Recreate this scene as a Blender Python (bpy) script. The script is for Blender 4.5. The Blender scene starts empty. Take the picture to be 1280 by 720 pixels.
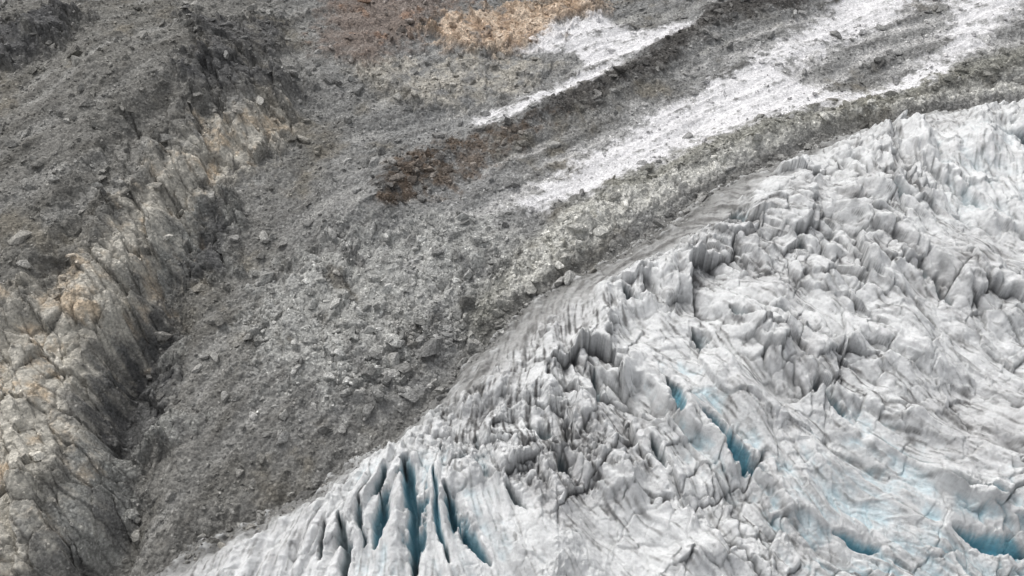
import bpy, math, time
import numpy as np
T0=time.time()
f32=np.float32
P=math.radians(42); cP,sP=math.cos(P),math.sin(P)
ZC=300.0; S=0.18; TAN=0.637

# ------------------------------------------------------------- noise tools
def tables(seed):
    r=np.random.RandomState(seed)
    p=r.permutation(256).astype(np.int32)
    a=r.rand(256)*2*np.pi
    return p,np.cos(a).astype(f32),np.sin(a).astype(f32),r.rand(256).astype(f32),r.rand(256).astype(f32)
TB={}
def tb(seed):
    if seed not in TB: TB[seed]=tables(seed)
    return TB[seed]
def perlin(x,y,seed=0):
    p,gx,gy,_,_=tb(seed)
    xf=np.floor(x); yf=np.floor(y)
    xi=xf.astype(np.int32); yi=yf.astype(np.int32)
    x=(x-xf).astype(f32); y=(y-yf).astype(f32)
    u=x*x*x*(x*(x*6-15)+10); v=y*y*y*(y*(y*6-15)+10)
    A=p[xi&255]; Bq=p[(xi+1)&255]
    i00=p[(A+yi)&255]; i01=p[(A+yi+1)&255]; i10=p[(Bq+yi)&255]; i11=p[(Bq+yi+1)&255]
    n00=gx[i00]*x+gy[i00]*y
    n10=gx[i10]*(x-1)+gy[i10]*y
    n01=gx[i01]*x+gy[i01]*(y-1)
    n11=gx[i11]*(x-1)+gy[i11]*(y-1)
    a=n00+u*(n10-n00); b=n01+u*(n11-n01)
    return (a+v*(b-a))*1.5
C1,S1=math.cos(0.7),math.sin(0.7)
def fbm(x,y,scale,octv=4,gain=0.5,seed=0,ridge=False):
    x=x/scale; y=y/scale; s=0; a=1.0; tot=0
    for i in range(octv):
        n=perlin(x+17.3*i,y-9.1*i,seed+i%3)
        if ridge: n=1-2*np.abs(n)
        s=s+n*a; tot+=a; a*=gain
        x,y=(C1*x-S1*y)*2.03,(S1*x+C1*y)*2.03
    return s/tot
def facet(x,y,scale,seed=0,tilt=1.0):
    """angular broken blocks: every cell is its own tilted plane. returns height, crack distance"""
    x=x/scale; y=y/scale
    p,gx,gy,rx,ry=tb(seed)
    xf=np.floor(x); yf=np.floor(y); xi=xf.astype(np.int32); yi=yf.astype(np.int32)
    x=(x-xf).astype(f32); y=(y-yf).astype(f32)
    F1=np.full(x.shape,9,f32); F2=F1.copy(); Hh=np.zeros(x.shape,f32); Rr=np.zeros(x.shape,f32)
    for i in (-1,0,1):
        A=p[(xi+i)&255]
        for j in (-1,0,1):
            h=p[(A+yi+j)&255]
            ex=x-(i+rx[h]); ey=y-(j+ry[h])
            d=ex*ex+ey*ey
            m=d<F1
            F2=np.where(m,F1,np.minimum(F2,d))
            k=(h*7+13)&255
            Hh=np.where(m,(gx[k]*ex+gy[k]*ey)*tilt+rx[k]*.6,Hh); Rr=np.where(m,ry[k],Rr)
            F1=np.where(m,d,F1)
    return Hh*scale,np.sqrt(F2)-np.sqrt(F1),np.sqrt(F1),Rr
def sst(a,b,x):
    t=np.clip((x-a)/(b-a),0,1); return t*t*(3-2*t)

# ------------------------------------------------------------- large form of the valley side
def macro(x,y):
    q=(-x-60)/40.0
    return 0.24*40*np.log1p(np.exp(np.clip(q,-30,30)))+ 10*np.sin(x/170+1.0)*np.sin(y/140) 
def site(px,py,h=0.0):
    """image pixel coordinates, cast along camera rays -> world metres on the valley side"""
    a=(px-640)/640*TAN; b=(360-py)/640*TAN
    dy=cP+b*sP; dz=-sP+b*cP
    t=ZC/(-dz+S*dy)
    for _ in range(40):
        t+=0.6*((ZC+t*dz)-(S*t*dy+macro(t*a,t*dy)+h))/(-dz+S*dy)
    return (t*a,t*dy)
def sites(pts,h=0.0): return [site(a,b,h) for a,b in pts]

# ------------------------------------------------------------- grid
ys=[124.0]
while ys[-1]<600: ys.append(ys[-1]+0.30+0.60*(ys[-1]-124)/400)
d=1.0
while ys[-1]<3500: d*=1.09; ys.append(ys[-1]+d)
lo=[]; y=124.0; d=0.4
while y>-900: d*=1.12; y-=d; lo.append(y)
ys=np.array(lo[::-1]+ys)
uf=np.linspace(-1.13,1.13,1460); st=uf[1]-uf[0]
r=[]; u=1.13; d=st
while u<6: d*=1.11; u+=d; r.append(u)
us=np.array([-a for a in r[::-1]]+list(uf)+r)
NY,NX=len(ys),len(us)
hw=TAN*np.maximum(200+.623*ys,150)
X=(hw[:,None]*us[None,:]); Y=np.repeat(ys[:,None],NX,1)
X=X.ravel().astype(f32); Y=Y.ravel().astype(f32)
N=len(X); print('grid',NY,NX,N)
base=S*Y+macro(X,Y)
wx=fbm(X,Y,38,4,.55,seed=3); wy=fbm(X+500,Y,38,4,.55,seed=5)
wf=fbm(X,Y,7,3,.6,seed=7)
XW=X+9*wx+1.2*wf; YW=Y+9*wy-1.2*wf

def dline(pts,maxd=60,w=1.0):
    x=X+(XW-X)*w; y_=Y+(YW-Y)*w
    a=np.array(pts)
    m=(x>a[:,0].min()-maxd)&(x<a[:,0].max()+maxd)&(y_>a[:,1].min()-maxd)&(y_<a[:,1].max()+maxd)
    idx=np.nonzero(m)[0]; xs=x[idx]; yy=y_[idx]
    D=np.full(len(idx),maxd,f32); Tt=np.zeros(len(idx),f32); Sd=np.ones(len(idx),f32)
    L=np.r_[0,np.cumsum(np.hypot(*np.diff(a,axis=0).T))]
    for k in range(len(a)-1):
        ax,ay=a[k]; bx,by=a[k+1]; ex,ey=bx-ax,by-ay; l2=ex*ex+ey*ey
        t=np.clip(((xs-ax)*ex+(yy-ay)*ey)/l2,0,1)
        dd=np.hypot(xs-ax-t*ex,yy-ay-t*ey)
        s=np.where(ex*(yy-ay)-ey*(xs-ax)>0,1,-1)
        mm=dd<D
        D=np.where(mm,dd,D); Tt=np.where(mm,(L[k]+t*(L[k+1]-L[k]))/L[-1],Tt); Sd=np.where(mm,s,Sd)
    Df=np.full(N,maxd,f32); Tf=np.zeros(N,f32); Sf=np.zeros(N,f32)
    Df[idx]=D; Tf[idx]=Tt; Sf[idx]=Sd
    return Df,Tf,Sf
def sdpoly(pts,maxd=50,w=1.0):
    x=X+(XW-X)*w; y_=Y+(YW-Y)*w
    a=np.array(pts)
    m=(x>a[:,0].min()-maxd)&(x<a[:,0].max()+maxd)&(y_>a[:,1].min()-maxd)&(y_<a[:,1].max()+maxd)
    idx=np.nonzero(m)[0]; xs=x[idx]; yy=y_[idx]
    D=np.full(len(idx),maxd,f32); ins=np.zeros(len(idx),bool)
    n=len(a)
    for k in range(n):
        ax,ay=a[k]; bx,by=a[(k+1)%n]; ex,ey=bx-ax,by-ay; l2=ex*ex+ey*ey+1e-9
        t=np.clip(((xs-ax)*ex+(yy-ay)*ey)/l2,0,1)
        D=np.minimum(D,np.hypot(xs-ax-t*ex,yy-ay-t*ey))
        if abs(ey)>1e-9:
            c=((ay>yy)!=(by>yy))&(xs<(bx-ax)*(yy-ay)/(by-ay)+ax); ins^=c
    out=np.full(N,-maxd,f32); out[idx]=np.where(ins,D,-D); return out
edge=fbm(X,Y,7,5,.68,seed=11)
def pmask(pts,f=3.0,h=0.0,w=1.0,rough=1.0):
    return sst(-f,f,sdpoly(sites(pts,h),w=w)+edge*f*2.2*rough)

# ------------------------------------------------------------- directional streaks (debris and ice both creep along these)
RX=np.linspace(-900,1600,501); RY=np.linspace(-200,1400,321)
rgx,rgy=np.meshgrid(RX,RY)
def dirfield(ctrl,h,wob=.22):
    cc=[]
    for a,b,u_,v_ in ctrl:
        p0=site(a,b,h); l=math.hypot(u_,v_); p1=site(a+u_/l*8,b+v_/l*8,h)
        th=math.atan2(p1[1]-p0[1],p1[0]-p0[0]); cc.append((p0[0],p0[1],math.cos(2*th),math.sin(2*th)))
    A=0;Bb=0
    for (cx,cy,c2,s2_) in cc:
        w=1/(((rgx-cx)**2+(rgy-cy)**2)/900+1)**1.6
        A=A+w*c2; Bb=Bb+w*s2_
    th=.5*np.arctan2(Bb,A)
    th=th+wob*perlin(rgx/45,rgy/45,9)+wob*.6*perlin(rgx/17,rgy/17,10)
    return np.cos(th).astype(f32),np.sin(th).astype(f32)
def samp(F_,x,y):
    i=np.clip(((x+900)/5).astype(np.int32),0,500); j=np.clip(((y+200)/5).astype(np.int32),0,320)
    return F_[0][j,i],F_[1][j,i]
def lic(F_,x0,y0,scale,step,n,seed):
    acc=perlin(x0/scale,y0/scale,seed); v0=samp(F_,x0,y0)
    for sgn in (1,-1):
        x=x0.copy(); y=y0.copy(); px,py=v0[0]*sgn,v0[1]*sgn
        for k in range(n):
            x=x+px*step; y=y+py*step
            cx,cy=samp(F_,x,y); s=np.where(cx*px+cy*py<0,-1,1); px,py=cx*s,cy*s
            acc=acc+perlin(x/scale,y/scale,seed)*(1-(k+1)/(n+1))
    return acc/acc.std()

# ------------------------------------------------------------- masks
GL=[(1700,60),(1400,108),(1280,120),(1180,128),(1100,145),(1040,165),(1000,182),(940,207),(885,238),(855,262),(780,302),(705,342),(660,372),(610,415),(560,467),(520,512),(488,543),(440,566),(400,600),(360,622),(310,648),(250,668),(200,698),(150,730),(60,800)]
glw=sites(GL,8)
glw=[(3000,glw[0][1]+300)]+glw+[(-250,60),(-250,-1200),(3000,-1200)]
dg=sdpoly(glw,maxd=2500,w=.45)-.5+3.2*wf+1.6*edge
cl=sites([(420,60),(375,105),(345,130),(300,168),(255,205),(222,245),(205,290),(190,340),(172,385),(150,430),(120,480),(118,530),(140,570),(135,620),(95,680),(60,740),(0,860)],8)
dc,tc,sc=dline(cl,120)
dc=dc*-sc
probe=np.argmin((X-site(60,300)[0])**2+(Y-site(60,300)[1])**2)
if dc[probe]<0: dc=-dc
m_tan=pmask([(345,128),(300,150),(250,180),(190,225),(172,270),(155,315),(110,345),(55,390),(-30,440),(-60,800),(20,760),(50,660),(85,600),(90,540),(92,490),(130,430),(165,370),(185,320),(210,275),(245,232),(300,195),(345,160)],10,10)
m_gorge=pmask([(262,235),(300,255),(292,325),(245,335),(215,345),(195,390),(215,430),(200,500),(250,520),(235,545),(160,565),(170,620),(120,690),(60,740),(50,690),(100,620),(90,560),(90,490),(130,430),(165,365),(195,300)],5,2)
m_gd=pmask([(190,340),(205,380),(195,430),(200,500),(170,540),(130,545),(100,520),(100,480),(140,430),(170,370)],4,4)+pmask([(250,260),(285,280),(280,322),(235,335),(235,300)],3,4)
m_dk1=pmask([(225,-10),(345,-10),(350,30),(310,50),(370,85),(290,100),(235,112),(222,100),(250,55)],8,18)
m_dk2=pmask([(-40,-30),(90,-20),(70,15),(30,35),(-30,55)],6,25)
m_or=pmask([(535,45),(560,20),(640,8),(745,-6),(752,14),(705,33),(685,55),(620,68),(560,62)],10)
m_red=pmask([(400,-10),(600,-20),(545,30),(500,62),(455,85),(410,70)],12)
m_slab=pmask([(430,95),(480,72),(540,80),(600,66),(700,85),(650,118),(590,140),(520,135),(480,118)],6)
m_br=pmask([(1030,-30),(1010,5),(905,32),(835,82),(742,130),(640,168),(560,200),(530,240),(495,268),(470,240),(500,205),(600,180),(720,118),(800,75),(850,38),(960,-30)],5,2)
m_brn=pmask([(480,265),(490,205),(600,180),(650,160),(700,150),(600,215),(560,245)],7,2)
s1=pmask([(580,158),(620,142),(690,118),(735,92),(715,70),(650,66),(690,38),(745,22),(790,42),(870,30),(850,50),(790,78),(740,112),(670,142),(600,168)],4,0,.6)
s2=pmask([(640,262),(690,225),(740,192),(830,140),(890,100),(950,72),(990,95),(1040,120),(1110,108),(1200,80),(1185,105),(1090,128),(1000,150),(930,165),(870,183),(800,215),(740,248),(690,258),(660,272)],5,0,.6)
s3=pmask([(950,78),(1040,10),(1045,-30),(1180,-30),(1110,30),(1050,48),(1000,85)],8,0,.6)
s4=pmask([(1195,-30),(1330,-30),(1260,25),(1220,60),(1170,92),(1130,110),(1180,60)],7,0,.6)
s5=pmask([(560,265),(600,235),(660,195),(760,150),(900,70),(1050,-20),(1320,-30),(1290,60),(1100,110),(930,165),(800,212),(690,258),(620,275)],9,0,.6)
m_rib=pmask([(300,420),(330,350),(420,310),(520,290),(600,285),(650,300),(620,350),(560,400),(500,450),(430,500),(360,480)],14)
m_rib2=pmask([(620,380),(660,310),(690,290),(730,262),(790,240),(900,195),(1000,165),(1120,130),(1290,95),(1290,112),(1180,122),(1090,140),(1000,172),(930,200),(870,235),(760,290),(700,332),(640,385)],5,2,.5)
r1=dline(sites([(1040,-10),(905,25),(835,72),(742,122),(640,162),(560,195),(500,240),(440,280)],0),60,w=.5)
r2=dline(sites([(1400,40),(1280,78),(1180,104),(1100,128),(1040,148),(960,168),(880,192),(810,222),(765,248),(720,285),(680,325),(645,358),(605,400)],2),60,w=.35)
FR=dirfield([(100,100,-1,.55),(50,250,-1,.7),(400,550,-1,.9),(500,450,-1,.9),(330,370,-1,.5),(600,220,-1,.45),(800,120,-1,.5),(1000,80,-1,.35),(1200,60,-1,.25),(300,200,-1,.5),(60,500,-.6,1),(150,650,-.4,1),(450,100,-1,.3),(250,600,-.7,1),(740,260,-1,.6)],2)
LR1=lic(FR,X,Y,9,5,5,211); LR2=lic(FR,X,Y,2.6,1.6,5,215)
print('masks',time.time()-T0)

# ------------------------------------------------------------- rock relief
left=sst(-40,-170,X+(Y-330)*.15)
rid=fbm(X+9*wx,Y,30,6,.5,seed=21,ridge=True)
rid2=fbm(X*0.8+Y*0.6,(Y*0.8-X*0.6)*0.55,13,5,.5,seed=31,ridge=True)
big=fbm(X,Y,90,3,.5,seed=41)
rough=fbm(X,Y,3.2,4,.62,seed=51)
xr,yr=X*.85+Y*.53,(Y*.85-X*.53)*.6
fa0,ck0,_,q0=facet(xr+wf*3+wx*5,yr+wy*5,26,60,.9)
fa1,ck1,_,q1=facet(xr+wf*2,yr+wx*3,13,61,.9)
fa2,ck2,_,q2=facet(xr+wf*1.2,yr,6,63,.9)
fa3,ck3,_,q3=facet(X+wf,Y,2.4,65,.9)
_,_,F1,R1=facet(X+wf*.5,Y,1.9,67)
_,_,F1b,R1b=facet(X+wf*.5,Y,5.0,69)
stone=np.clip(.75-F1,0,1)*R1
cliffz=np.exp(-((dc-14)/24)**2)*sst(0,.15,tc)
rockm=np.clip(cliffz+m_tan*.9+m_gorge*.9+m_dk1*.6+m_dk2*.8+m_or*.5+m_slab*.45+m_rib*.5*sst(-.3,.2,rid)+m_red*.3,0,1)
H=base+big*7
q=dc+wx*5
step=.42*sst(-5,8,q+wf*2.0+fa1*.2)+.25*sst(10,20,q+wy*12+wf*2)+.33*sst(26,40,q+wx*10-wf*2)
step=22*step*sst(0,.3,tc)
step*=1-.7*sst(60,118,dc)
H=H+np.where(np.abs(dc)<119.5,step,0)
H-=11*np.exp(-((dc+5)/9)**2)*sst(.35,.6,tc)
H-=np.clip(m_gd,0,1)*4
H=H+rockm*(rid*2.8+rid2*.9+fa0*.20+fa1*.32+fa2*.26+fa3*.14-sst(.10,0,ck2)*.6-sst(.08,0,ck1)*.9)+(1-rockm)*(rid*1.5*(1-.35*left)+(LR1*.45+LR2*.14)*(1-.4*left))
H+=m_dk1*1.5+m_dk2*3+m_or*2
H+=6*np.exp(-(r1[0]/13)**2)+7*np.exp(-(r2[0]/11)**2)*(.7+.5*wx)
snow=np.clip(s1+s2+s3+s4,0,1)
stones_amt=(1-snow*.75)*(1-.85*rockm)
H+=rough*.48*(1-.5*snow)*(1-.4*rockm)+stone*1.25*stones_amt+(np.clip(.55-F1b,0,1)*(R1b>.72)*2.0)*stones_amt
H+=m_rib2*(fa2*.35+fa3*.35)
H-=2.2*np.exp(-((dg+4)/5)**2)
H=np.where(dg>0,base-2-np.clip(dg,0,8)*.3,H)
tone=fbm(X,Y,55,5,.6,seed=81); tone2=fbm(X,Y,14,5,.65,seed=91)
print('rock',time.time()-T0)

def lin(r,g,b):
    c=np.array([r,g,b])/255.0
    return np.where(c<=.04045,c/12.92,((c+.055)/1.055)**2.4).astype(f32)
GAIN=1.7
def mix(C,col,m):
    m=np.clip(m,0,1)[:,None]; return C*(1-m)+(col*GAIN)[None,:]*m
C=np.repeat((lin(113,113,112)*GAIN)[None,:],N,0)
C=mix(C,lin(93,92,89),sst(-.1,.5,tone))
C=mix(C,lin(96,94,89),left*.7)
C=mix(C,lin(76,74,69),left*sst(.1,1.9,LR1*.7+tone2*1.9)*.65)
C=mix(C,lin(142,141,138),sst(.3,2.2,-LR1+2*tone2)*.6*(1-.4*left))
C=mix(C,lin(72,71,69),sst(.3,2.4,LR1*.8+LR2*.4-2*tone2)*.6*(1-.4*left))
C=mix(C,lin(110,104,92),sst(.15,.6,tone-.6*tone2)*.45)
C=mix(C,lin(148,148,145),m_rib*sst(.0,.5,rid2+tone2*.6)*.75)
C=mix(C,lin(88,88,87),m_gorge*.8); C=mix(C,lin(132,132,128),m_gorge*sst(.1,.6,rid2+tone2*.5+(q2-.5)*.5)*.65)  # gorge shade painted into the rock colour, with paler patches over it
C=mix(C,lin(60,60,61),np.clip(m_gd,0,1)*.75)  # deepest recess shade painted in as near-black grey; dark outcrop shares it
C=mix(C,lin(166,162,153),m_tan*.9*sst(-.8,.1,rid2+tone+tone2*.5))
C=mix(C,lin(164,143,116),m_tan*sst(.0,.5,tone2+.5*wf+(q1-.5)*.3+.4*tone)*.6)
C=mix(C,lin(110,107,101),m_tan*sst(.0,.4,-rid2*.5-tone*.7-tone2*.3+(q2-.5)*.3)*.75)
C=mix(C,lin(68,68,69),np.clip(m_dk1*.9+m_dk2,0,1)*.85*sst(-.4,.15,tone2+rid2*.4))
C=mix(C,lin(152,147,137),m_slab*.6*sst(-.3,.2,tone2))
C=mix(C,lin(100,86,77),m_red*.65); C=mix(C,lin(134,104,82),m_red*sst(.1,.45,tone2)*.5)
C=mix(C,lin(150,124,98),m_or*.75*sst(-.6,.1,tone2)); C=mix(C,lin(176,163,148),m_or*sst(.05,.45,tone2+rid2*.4)*.7); C=mix(C,lin(98,84,74),m_or*sst(-.1,.25,-rid2*.6-wf*.4)*.85)
C=mix(C,lin(160,159,158),s5*sst(-.7,1.8,-LR1+2.2*tone2)*.7)
C=mix(C,lin(60,58,56),m_br*.95); C=mix(C,lin(84,72,61),m_brn*.75*sst(-.3,.2,tone2+edge*.5))
rr=np.exp(-(r2[0]/9)**2)*(r2[0]<59)
C=mix(C,lin(120,119,111),rr*.7)
C=mix(C,lin(60,59,56),np.exp(-((r2[0]*np.sign(r2[2])-5)/2.0)**2)*.6*sst(-.3,.2,tone2))
C=mix(C,lin(170,169,164),m_rib2*sst(-.4,.2,tone2+rid2*.5+(q2-.5)*.3)*.85)
dirtn=fbm(X,Y,9,5,.72,seed=101)-.12*LR1-.07*LR2
snc=snow*sst(-.45,.03,dirtn-.2+snow*.3)
C=mix(C,lin(190,189,190),snc*.92)
alphaR=np.clip(1-snc*.6-.35*m_tan,0,1)
C=mix(C,lin(96,95,92),np.exp(-((dg+3)/6)**2)*.6*(dg<2))
cr=sst(.10,.0,ck2)*rockm*.4+sst(.05,.0,ck1)*rockm*.4
C=mix(C,lin(62,61,59),cr)

# ------------------------------------------------------------- glacier
gi=np.nonzero(dg>-14)[0]
gx,gy=X[gi],Y[gi]; D=dg[gi]; g=lambda a:a[gi]
FG=dirfield([(500,640,0,1),(420,620,-.45,1),(620,600,.45,1),(760,640,1,.6),(690,450,.35,1),(850,420,.8,1),(900,560,.8,1),(1100,640,1,.55),(1200,430,1,.65),(1060,320,.8,.6),(1210,210,.25,1),(1120,190,.1,1),(950,270,1,.35),(780,320,-1,.55),(600,480,-1,1),(1250,560,1,.7)],15,.34)
L1=lic(FG,gx,gy,10.5,5,3,111); L2=lic(FG,gx,gy,3.4,1.6,4,115); L3=lic(FG,gx,gy,24,11,3,117); L4=lic(FG,gx,gy,1.2,.7,6,119)
L6=lic(FG,gx,gy,6,2.8,4,123)
print('lic',time.time()-T0)
sab=lambda v,k=.15: np.sqrt(v*v+k*k)-k
gb=fbm(gx,gy,50,4,.5,seed=121); gf=fbm(gx,gy,4.0,5,.62,seed=131)
reg=fbm(gx,gy,50,3,.5,seed=137); brk=sst(-.2,.3,reg+.3*fbm(gx,gy,16,3,seed=139))
wgx=fbm(gx,gy,14,3,.5,seed=171)*7; wgy=fbm(gx,gy,14,3,.5,seed=173)*7
gfa0,gc0,_,gq0=facet(gx+wgx+L1*1.5,gy+wgy,24,147,1.0)
gfa1,gc1,_,gq1=facet(gx+wgx*.6+L1*1.0,gy+wgy*.6+L2*.3,11,141,1.0)
gfa2,gc2,_,gq2=facet(gx+gf*1.5+L2*.4,gy+L2*.3,4.6,143,1.0)
gfa3,gc3,_,gq3=facet(gx+gf*.8,gy+L4*.2,1.7,145,1.0)
Tk=3+22*(1-np.exp(-np.clip(D,0,None)/30))
Tk=np.where(D<0,3+D*1.1,Tk)
ramp=pmask([(1010,180),(900,232),(860,262),(780,300),(700,345),(640,400),(600,450),(550,510),(600,510),(670,430),(740,380),(810,335),(890,300),(940,260)],6,8,.5)[gi]
def pg(pts,f=6,h=15): return pmask(pts,f,h,.7)[gi]
tow=pg([(440,560),(500,545),(590,580),(690,650),(740,760),(180,760),(380,620)],7)
slabz=pg([(960,640),(1040,560),(1160,580),(1300,540),(1300,760),(950,760)],12)
act=sst(0,24,D)*(1-.8*ramp); act=np.maximum(act,tow*sst(0,14,D)*.85)
dome=site(520,640,20); dm=np.exp(-(((gx-dome[0])/42)**2+((gy-dome[1])/38)**2))
G=S*gy+macro(gx,gy)+Tk+dm*6*sst(0,10,D)
chaos=(.26+.9*brk)*(1-.55*tow)*(1-.4*slabz)
G+=act*(gb*8+sab(L3)*3.4*(1-.5*tow)-2)
G+=act*(2.6*np.minimum(sab(L1),1.5)-1.4)*(.5+.65*tow)*(.7+.4*brk)
G+=act*(.80*sab(L6))*(.45+.6*brk+.4*tow)
G+=act*(.24*sab(L2))
cre=sst(1.25,1.7,-L1+.3*gf-.3*L3)
G-=act*cre*4.0*(.4+.7*brk)*(1-.4*slabz)
G+=act*chaos*(gfa0*.26+gfa1*.23+gfa2*.13-sst(.07,0,gc1)*.9-sst(.05,0,gc0)*1.9-sst(.06,0,gc2)*.3)
G+=(.3+.7*act)*(gfa3*.08*(.4+.8*brk)+gf*.17+np.abs(L4)*.09)
G+=ramp*(L2*.2+L1*.4)
scarp=np.zeros(len(gi),f32); scd=np.zeros(len(gi),f32)
for pts,A_ in [([(1040,285),(1100,330),(1170,390),(1240,430),(1330,460)],6),([(850,270),(920,300),(1000,330),(1060,350),(1110,420),(1180,470)],5),
 ([(760,350),(840,380),(900,430),(960,500),(1030,540),(1100,560)],5),([(700,470),(790,500),(850,560),(920,640),(1000,690),(1080,740)],7),
 ([(1000,560),(1080,590),(1180,640),(1300,690)],6),([(1120,195),(1170,230),(1220,300),(1300,335)],7),([(740,690),(660,620),(590,582),(500,550),(430,575),(330,650)],3),
 ([(1150,480),(1220,520),(1310,560)],4),([(620,560),(700,600),(770,640),(850,720)],5)]:
    dl,tl,sl_=dline(sites(pts,15),45,w=1.0); dl=dl[gi]; tl=tl[gi]; sl_=sl_[gi]
    s=dl*sl_+L6*.9+L2*.3
    fade=np.sin(np.pi*np.clip(tl,.03,.97))**.5*(dl<44.5)
    scarp+=A_*fade*np.where(s>0,sst(0,3.2,s)*np.exp(-s/22),-.35*np.exp(s/9)*sst(0,-2,s))
    scd=np.maximum(scd,fade*np.exp(-((s-1.5)/2.6)**2))
G+=act*scarp
bas=pg([(560,500),(620,505),(700,520),(750,570),(740,615),(700,625),(640,575),(560,548)],7); G-=bas*5
crev=[([(424,640),(430,680),(434,735)],.9,9),([(484,600),(474,650),(470,690)],1.2,11),([(508,585),(520,640),(514,725)],1.6,14),
([(556,625),(578,672),(612,720)],1.2,12),([(402,650),(398,700)],.7,6),([(450,630),(452,690)],.6,6),([(545,600),(548,660),(560,720)],.6,7),
([(634,620),(655,660)],.8,6),([(835,505),(848,545)],1.3,9),([(876,548),(905,588),(938,625)],1.5,12),([(1165,618),(1235,642)],1.1,7),
([(1180,676),(1290,697)],1.4,9),([(1035,690),(1095,702)],1.0,7),([(962,410),(985,442)],1.1,9),([(782,368),(802,392)],1.2,8),([(868,428),(882,458)],1.1,9),
([(905,418),(930,440)],.8,6),([(700,590),(715,612)],1.5,8),([(1085,255),(1125,275)],2.6,9),([(915,255),(930,268)],2.4,8),([(1010,505),(1045,540)],1.0,7),([(815,575),(822,600)],1.0,7),([(1130,350),(1180,400)],1.1,7),([(980,300),(1010,330)],1.0,6),([(740,470),(745,510)],1.0,7),([(660,540),(690,560)],1.0,6)]
cd=np.zeros(len(gi),f32)
for pts,w,dep in crev:
    dl,tl,_=dline(sites(pts,17),25,w=.5)
    dl=dl[gi]; tl=tl[gi]
    ww=w*(.25+1.1*np.sin(np.pi*np.clip(tl,0.02,.98))**.6)*(1+1.1*gf+.3*L2)
    k=np.exp(-(dl/np.maximum(ww,.15))**2*.8)*(dl<24)
    cd=np.maximum(cd,k*dep)
G-=cd
full=np.zeros(N,f32); full[:]=base; full[gi]=G
F=full.reshape(NY,NX)
def blur(A,r):
    for ax in (0,1):
        c=np.cumsum(np.pad(A.astype(np.float64),[(r+1,r) if ax==0 else (0,0),(r+1,r) if ax==1 else (0,0)],mode='edge'),axis=ax)
        A=(c[2*r+1:]-c[:-2*r-1])/(2*r+1) if ax==0 else (c[:,2*r+1:]-c[:,:-2*r-1])/(2*r+1)
    return A
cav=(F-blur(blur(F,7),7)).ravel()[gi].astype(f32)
dirt=fbm(gx,gy,40,5,.6,seed=151); dirt2=fbm(gx,gy,6,5,.72,seed=153)
dz_=[bas,
 pg([(640,420),(700,390),(780,380),(800,440),(740,480),(680,500),(620,480)],9)*.7,
 pg([(1070,240),(1130,245),(1150,275),(1100,290)],5),pg([(880,235),(960,250),(960,280),(900,275)],5),
 pg([(1010,500),(1130,490),(1200,540),(1130,580),(1040,560)],8)*.7,pg([(1030,150),(1280,120),(1290,140),(1050,185),(900,250),(890,235)],5)*.3,
 pg([(840,280),(1000,290),(1060,350),(960,380),(860,340)],9)*.4,pg([(820,400),(900,380),(960,470),(900,520),(840,480)],9)*.35,pg([(1150,420),(1290,440),(1290,500),(1180,480)],9)*.3]
dz=np.clip(sum(dz_),0,1)
clean=np.clip(tow+slabz*.8+pg([(1130,160),(1300,140),(1300,300),(1150,300)],9)*.6,0,1)
GAIN=1.46
Ci=np.repeat((lin(212,213,213)*GAIN)[None,:],len(gi),0)
Ci=mix(Ci,lin(192,192,192),sst(-.25,.45,dirt+.3*dirt2))
Ci=mix(Ci,lin(146,145,144),sst(.0,1.5,L4*.5+L2*.5+dirt2*1.6+dirt)*(.64-.2*clean))
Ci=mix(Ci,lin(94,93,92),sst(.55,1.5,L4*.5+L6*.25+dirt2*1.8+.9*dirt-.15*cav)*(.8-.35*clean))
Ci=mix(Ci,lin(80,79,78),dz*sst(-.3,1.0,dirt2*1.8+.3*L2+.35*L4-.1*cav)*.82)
Ci=mix(Ci,lin(140,139,137),ramp*.7); Ci=mix(Ci,lin(94,93,91),ramp*sst(-.3,1.4,L2*.7+L1*.4+.8*dirt2)*.75)
Ci=mix(Ci,lin(98,97,94),np.exp(-(np.clip(D,0,None)/8)**2)*.85*(1-.6*clean))
Ci=mix(Ci,lin(116,116,117),scd*sst(.1,1.3,L2*.6+L4*.6+dirt2)*.65)
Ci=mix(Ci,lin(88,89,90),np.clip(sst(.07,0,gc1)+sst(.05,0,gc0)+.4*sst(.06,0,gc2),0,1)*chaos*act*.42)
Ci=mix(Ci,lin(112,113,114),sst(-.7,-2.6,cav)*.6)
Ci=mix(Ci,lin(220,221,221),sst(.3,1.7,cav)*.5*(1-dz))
bl=np.clip(pg([(960,640),(1040,560),(1120,590),(1180,640),(1300,650),(1300,760),(1000,760)],10)*.9+pg([(820,500),(860,490),(950,600),(940,640),(880,600)],6)*1.0+pg([(450,600),(600,580),(640,720),(460,740)],8)*.6+pg([(1180,180),(1300,160),(1300,300),(1160,290)],9)*.25,0,1)
blp=sst(-.35,.2,fbm(gx,gy,12,4,seed=161))
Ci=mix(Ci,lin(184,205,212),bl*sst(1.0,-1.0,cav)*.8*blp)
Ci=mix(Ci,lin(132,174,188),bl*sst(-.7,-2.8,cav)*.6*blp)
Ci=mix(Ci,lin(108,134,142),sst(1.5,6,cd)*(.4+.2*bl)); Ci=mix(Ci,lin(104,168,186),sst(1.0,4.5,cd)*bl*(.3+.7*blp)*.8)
print('ice',time.time()-T0)

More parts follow.
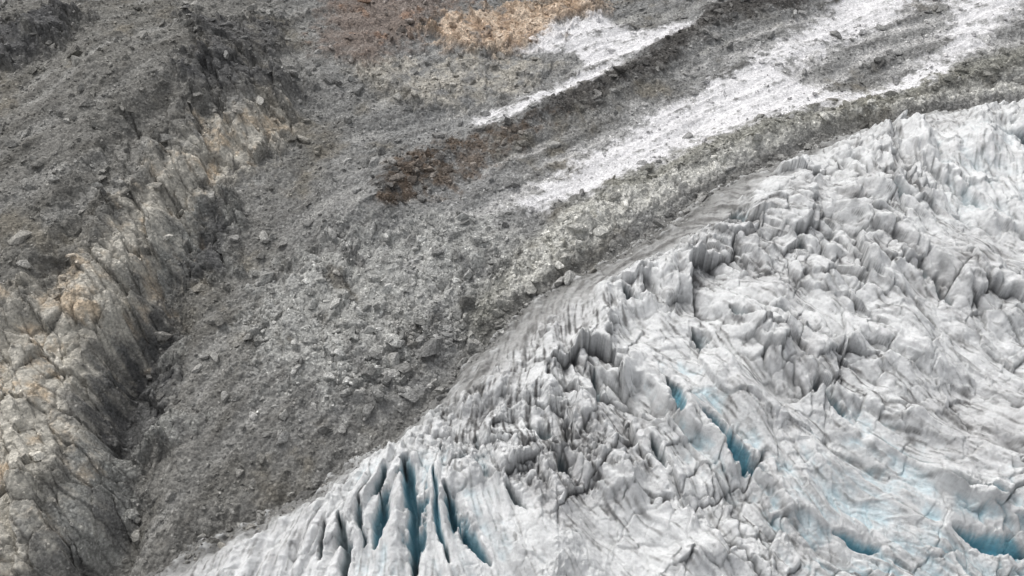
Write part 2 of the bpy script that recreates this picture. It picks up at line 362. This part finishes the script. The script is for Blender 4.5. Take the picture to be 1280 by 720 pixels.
# ------------------------------------------------------------- mesh building
def gridmesh(name,Z,keep,Col,alpha):
    keep2=keep.reshape(NY,NX)
    fk=keep2[:-1,:-1]&keep2[1:,:-1]&keep2[:-1,1:]&keep2[1:,1:]
    jj,ii=np.nonzero(fk); a=jj*NX+ii
    quads=np.stack([a,a+1,a+1+NX,a+NX],1)
    used=np.zeros(N,bool); used[quads.ravel()]=True
    remap=np.cumsum(used)-1; vi=np.nonzero(used)[0]
    q=remap[quads].astype(np.int32)
    co=np.stack([X[vi],Y[vi],Z[vi]],1).astype(f32)
    return mk(name,co,q,Col[vi],alpha[vi])
def mk(name,co,q,col,al,smooth=True):
    me=bpy.data.meshes.new(name); k=q.shape[1]
    me.vertices.add(len(co)); me.vertices.foreach_set('co',co.ravel())
    me.loops.add(q.size); me.loops.foreach_set('vertex_index',q.ravel())
    me.polygons.add(len(q)); me.polygons.foreach_set('loop_start',np.arange(0,q.size,k,dtype=np.int32))
    me.polygons.foreach_set('use_smooth',np.full(len(q),smooth))
    at=me.color_attributes.new('Col','FLOAT_COLOR','POINT')
    at.data.foreach_set('color',np.concatenate([np.clip(col,0,1),al[:,None]],1).astype(f32).ravel())
    me.update(calc_edges=True)
    ob=bpy.data.objects.new(name,me); bpy.context.scene.collection.objects.link(ob); return ob
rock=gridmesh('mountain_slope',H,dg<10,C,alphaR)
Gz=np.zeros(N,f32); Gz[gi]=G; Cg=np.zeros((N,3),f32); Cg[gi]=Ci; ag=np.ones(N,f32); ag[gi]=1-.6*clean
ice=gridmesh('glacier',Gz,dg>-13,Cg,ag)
print('mesh',time.time()-T0)

# ------------------------------------------------------------- boulders
import bmesh
rs=np.random.RandomState(5)
variants=[]
for k in range(14):
    bm=bmesh.new(); bmesh.ops.create_icosphere(bm,subdivisions=2 if k<3 else 1,radius=1)
    bm.verts.ensure_lookup_table()
    v=np.array([x.co[:] for x in bm.verts]); fa=np.array([[w.index for w in f_.verts] for f_ in bm.faces]); bm.free()
    for _ in range(10):
        n=rs.normal(size=3); n/=np.linalg.norm(n); o=.35+.3*rs.rand()
        dd=v@n-o; v=v-np.clip(dd,0,None)[:,None]*n
    v=v*(1+.05*rs.normal(size=(len(v),1)))*np.array([1.5,1.15,1.0])
    variants.append((v,fa))
vis=(np.abs(X)<hw.repeat(NX)*1.12)&(Y>128)&(Y<600)&(dg<3)
area=np.repeat((hw*st),NX)*np.repeat(np.gradient(ys),NX)
dens=area*vis*(.4+1.3*sst(-.1,.5,tone2)+1.0*m_brn+1.2*m_br+1.4*rr+.8*m_rib+1.2*np.exp(-((dg+1)/5)**2))*(1-.75*snow)*(1-.6*np.clip(m_tan+m_gorge,0,1))
cb=pmask([(520,430),(560,400),(600,395),(590,425),(540,450),(480,490),(430,520),(440,480)],5)
dens*=1+3*cb
NB=32000
pr=dens.astype(np.float64); pr/=pr.sum()
pi=rs.choice(N,NB,p=pr)
size=.34*(rs.pareto(2.25,NB)+1); size=np.clip(size,0,2.9)*(1+.4*cb[pi])
Zb=np.maximum(H,np.where(dg>-13,Gz,-1e6))
vo,fo,co_,off=[],[],[],0
for k in range(NB):
    v,fa=variants[3+rs.randint(11)] if size[k]<1.5 else variants[rs.randint(3)]
    a=rs.rand()*6.28; c,s=math.cos(a),math.sin(a)
    t=rs.normal()*.35; ct,s_t=math.cos(t),math.sin(t)
    R=np.array([[c,-s,0],[s,c,0],[0,0,1]])@np.array([[1,0,0],[0,ct,-s_t],[0,s_t,ct]])
    i=pi[k]
    vv=(v*size[k]*np.clip(1+.25*rs.normal(size=3),.5,1.6))@R.T+np.array([X[i],Y[i],Zb[i]+size[k]*.15])
    vo.append(vv); fo.append(fa+off); off+=len(v)
    b=rs.rand(); col=C[i]*(.7+.6*b)*(1-.35*snow[i])+lin(140,139,136)*.45*b
    co_.append(np.repeat(col[None,:],len(v),0))
vo=np.concatenate(vo).astype(f32); fo=np.concatenate(fo).astype(np.int32); co_=np.concatenate(co_)
bo=mk('boulder_field',vo,fo,co_,np.ones(len(vo)),False)
print('boulders',time.time()-T0)

# ------------------------------------------------------------- materials
def nodes(name):
    m=bpy.data.materials.new(name); m.use_nodes=True; nt=m.node_tree; return m,nt,nt.nodes['Principled BSDF']
def N_(nt,t,**k):
    n=nt.nodes.new(t)
    for a,b in k.items(): setattr(n,a,b)
    return n
def noise(nt,vec,scale,detail=6,rough=.65):
    n=N_(nt,'ShaderNodeTexNoise'); n.inputs['Scale'].default_value=scale; n.inputs['Detail'].default_value=detail; n.inputs['Roughness'].default_value=rough
    nt.links.new(vec,n.inputs['Vector']); return n
def mrange(nt,src,a,b,c,d):
    m=N_(nt,'ShaderNodeMapRange'); nt.links.new(src,m.inputs['Value'])
    for i,v in zip((1,2,3,4),(a,b,c,d)): m.inputs[i].default_value=v
    return m.outputs[0]
def math_(nt,op,a,b):
    m=N_(nt,'ShaderNodeMath',operation=op)
    for i,v in enumerate((a,b)):
        if isinstance(v,(int,float)): m.inputs[i].default_value=v
        else: nt.links.new(v,m.inputs[i])
    return m.outputs[0]
def rockmat(name,vs):
    m,nt,bs=nodes(name); L=nt.links
    at=N_(nt,'ShaderNodeAttribute',attribute_name='Col'); g_=N_(nt,'ShaderNodeNewGeometry')
    pos=g_.outputs['Position']
    n1=noise(nt,pos,.9,8,.75); n2=noise(nt,pos,.16,5,.6)
    vo=N_(nt,'ShaderNodeTexVoronoi'); vo.inputs['Scale'].default_value=vs; L.new(pos,vo.inputs['Vector'])
    sep=N_(nt,'ShaderNodeSeparateColor'); L.new(vo.outputs['Color'],sep.inputs[0])
    f=math_(nt,'MULTIPLY',mrange(nt,n1.outputs[0],.3,.7,.55,1.45),mrange(nt,sep.outputs[0],0,1,.72,1.3))
    f=math_(nt,'MULTIPLY',f,mrange(nt,n2.outputs[0],.3,.7,.85,1.15))
    vo2=N_(nt,'ShaderNodeTexVoronoi'); vo2.inputs['Scale'].default_value=vs*.55; L.new(pos,vo2.inputs['Vector'])
    sp2=N_(nt,'ShaderNodeSeparateColor'); L.new(vo2.outputs['Color'],sp2.inputs[0])
    peb=math_(nt,'MULTIPLY',mrange(nt,sp2.outputs[1],.88,.9,0,1),mrange(nt,vo2.outputs['Distance'],.25,.4,1,0))
    f=math_(nt,'MULTIPLY',f,math_(nt,'ADD',1,math_(nt,'MULTIPLY',peb,.7)))
    fm=math_(nt,'ADD',1,math_(nt,'MULTIPLY',math_(nt,'SUBTRACT',f,1),mrange(nt,at.outputs['Alpha'],0,1,.25,1)))
    mx=N_(nt,'ShaderNodeVectorMath',operation='SCALE'); L.new(at.outputs['Color'],mx.inputs[0]); L.new(fm,mx.inputs['Scale'])
    L.new(mx.outputs[0],bs.inputs['Base Color'])
    bs.inputs['Roughness'].default_value=.9; bs.inputs['Specular IOR Level'].default_value=.25
    bp=N_(nt,'ShaderNodeBump'); bp.inputs['Strength'].default_value=.9; bp.inputs['Distance'].default_value=.6
    h=math_(nt,'ADD',n1.outputs[0],math_(nt,'MULTIPLY',vo.outputs['Distance'],-.5)); L.new(h,bp.inputs['Height']); L.new(bp.outputs[0],bs.inputs['Normal'])
    return m
rock.data.materials.append(rockmat('scree_and_rock',1.1)); bo.data.materials.append(rockmat('boulder_stone',1.4))
m,nt,bs=nodes('glacier_ice'); L=nt.links
at=N_(nt,'ShaderNodeAttribute',attribute_name='Col'); g_=N_(nt,'ShaderNodeNewGeometry'); pos=g_.outputs['Position']
n1=noise(nt,pos,.8,9,.75); n2=noise(nt,pos,1.6,5,.8)
sp=mrange(nt,n2.outputs[0],.55,.66,0,1)
f=math_(nt,'SUBTRACT',mrange(nt,n1.outputs[0],.3,.7,.78,1.15),math_(nt,'MULTIPLY',sp,math_(nt,'MULTIPLY',at.outputs['Alpha'],.34)))
mx=N_(nt,'ShaderNodeVectorMath',operation='SCALE'); L.new(at.outputs['Color'],mx.inputs[0]); L.new(f,mx.inputs['Scale'])
L.new(mx.outputs[0],bs.inputs['Base Color']); bs.inputs['Roughness'].default_value=.6; bs.inputs['Specular IOR Level'].default_value=.3
bp=N_(nt,'ShaderNodeBump'); bp.inputs['Strength'].default_value=1.0; bp.inputs['Distance'].default_value=.9
L.new(n1.outputs[0],bp.inputs['Height']); L.new(bp.outputs[0],bs.inputs['Normal'])
ice.data.materials.append(m)

# ------------------------------------------------------------- light, sky, camera
sc_=bpy.context.scene
EL,AZ=math.radians(56),math.radians(-40)
w=bpy.data.worlds.new('World'); sc_.world=w; w.use_nodes=True; nt=w.node_tree
sk=nt.nodes.new('ShaderNodeTexSky'); sk.sky_type='NISHITA'; sk.sun_disc=False; sk.sun_elevation=EL; sk.sun_rotation=AZ; sk.dust_density=4
hs=nt.nodes.new('ShaderNodeHueSaturation'); hs.inputs['Saturation'].default_value=.16
nt.links.new(sk.outputs[0],hs.inputs['Color']); nt.links.new(hs.outputs[0],nt.nodes['Background'].inputs[0]); nt.nodes['Background'].inputs[1].default_value=.145
sl=bpy.data.lights.new('sun','SUN'); sl.energy=1.15; sl.angle=math.radians(18); sl.color=(1,.985,.96)
so=bpy.data.objects.new('sun',sl); sc_.collection.objects.link(so)
from mathutils import Vector
dv=Vector((math.sin(AZ)*math.cos(EL),math.cos(AZ)*math.cos(EL),math.sin(EL)))
so.rotation_euler=dv.to_track_quat('Z','Y').to_euler()
cam=bpy.data.cameras.new('camera'); co=bpy.data.objects.new('camera',cam); sc_.collection.objects.link(co)
co.location=(0,0,ZC); co.rotation_euler=(math.radians(90)-P,0,0); cam.sensor_width=36; cam.lens=18/TAN; cam.clip_end=8000; cam.clip_start=1
sc_.camera=co
sc_.view_settings.view_transform='Standard'; sc_.view_settings.look='None'; sc_.view_settings.exposure=0
print('done',time.time()-T0)
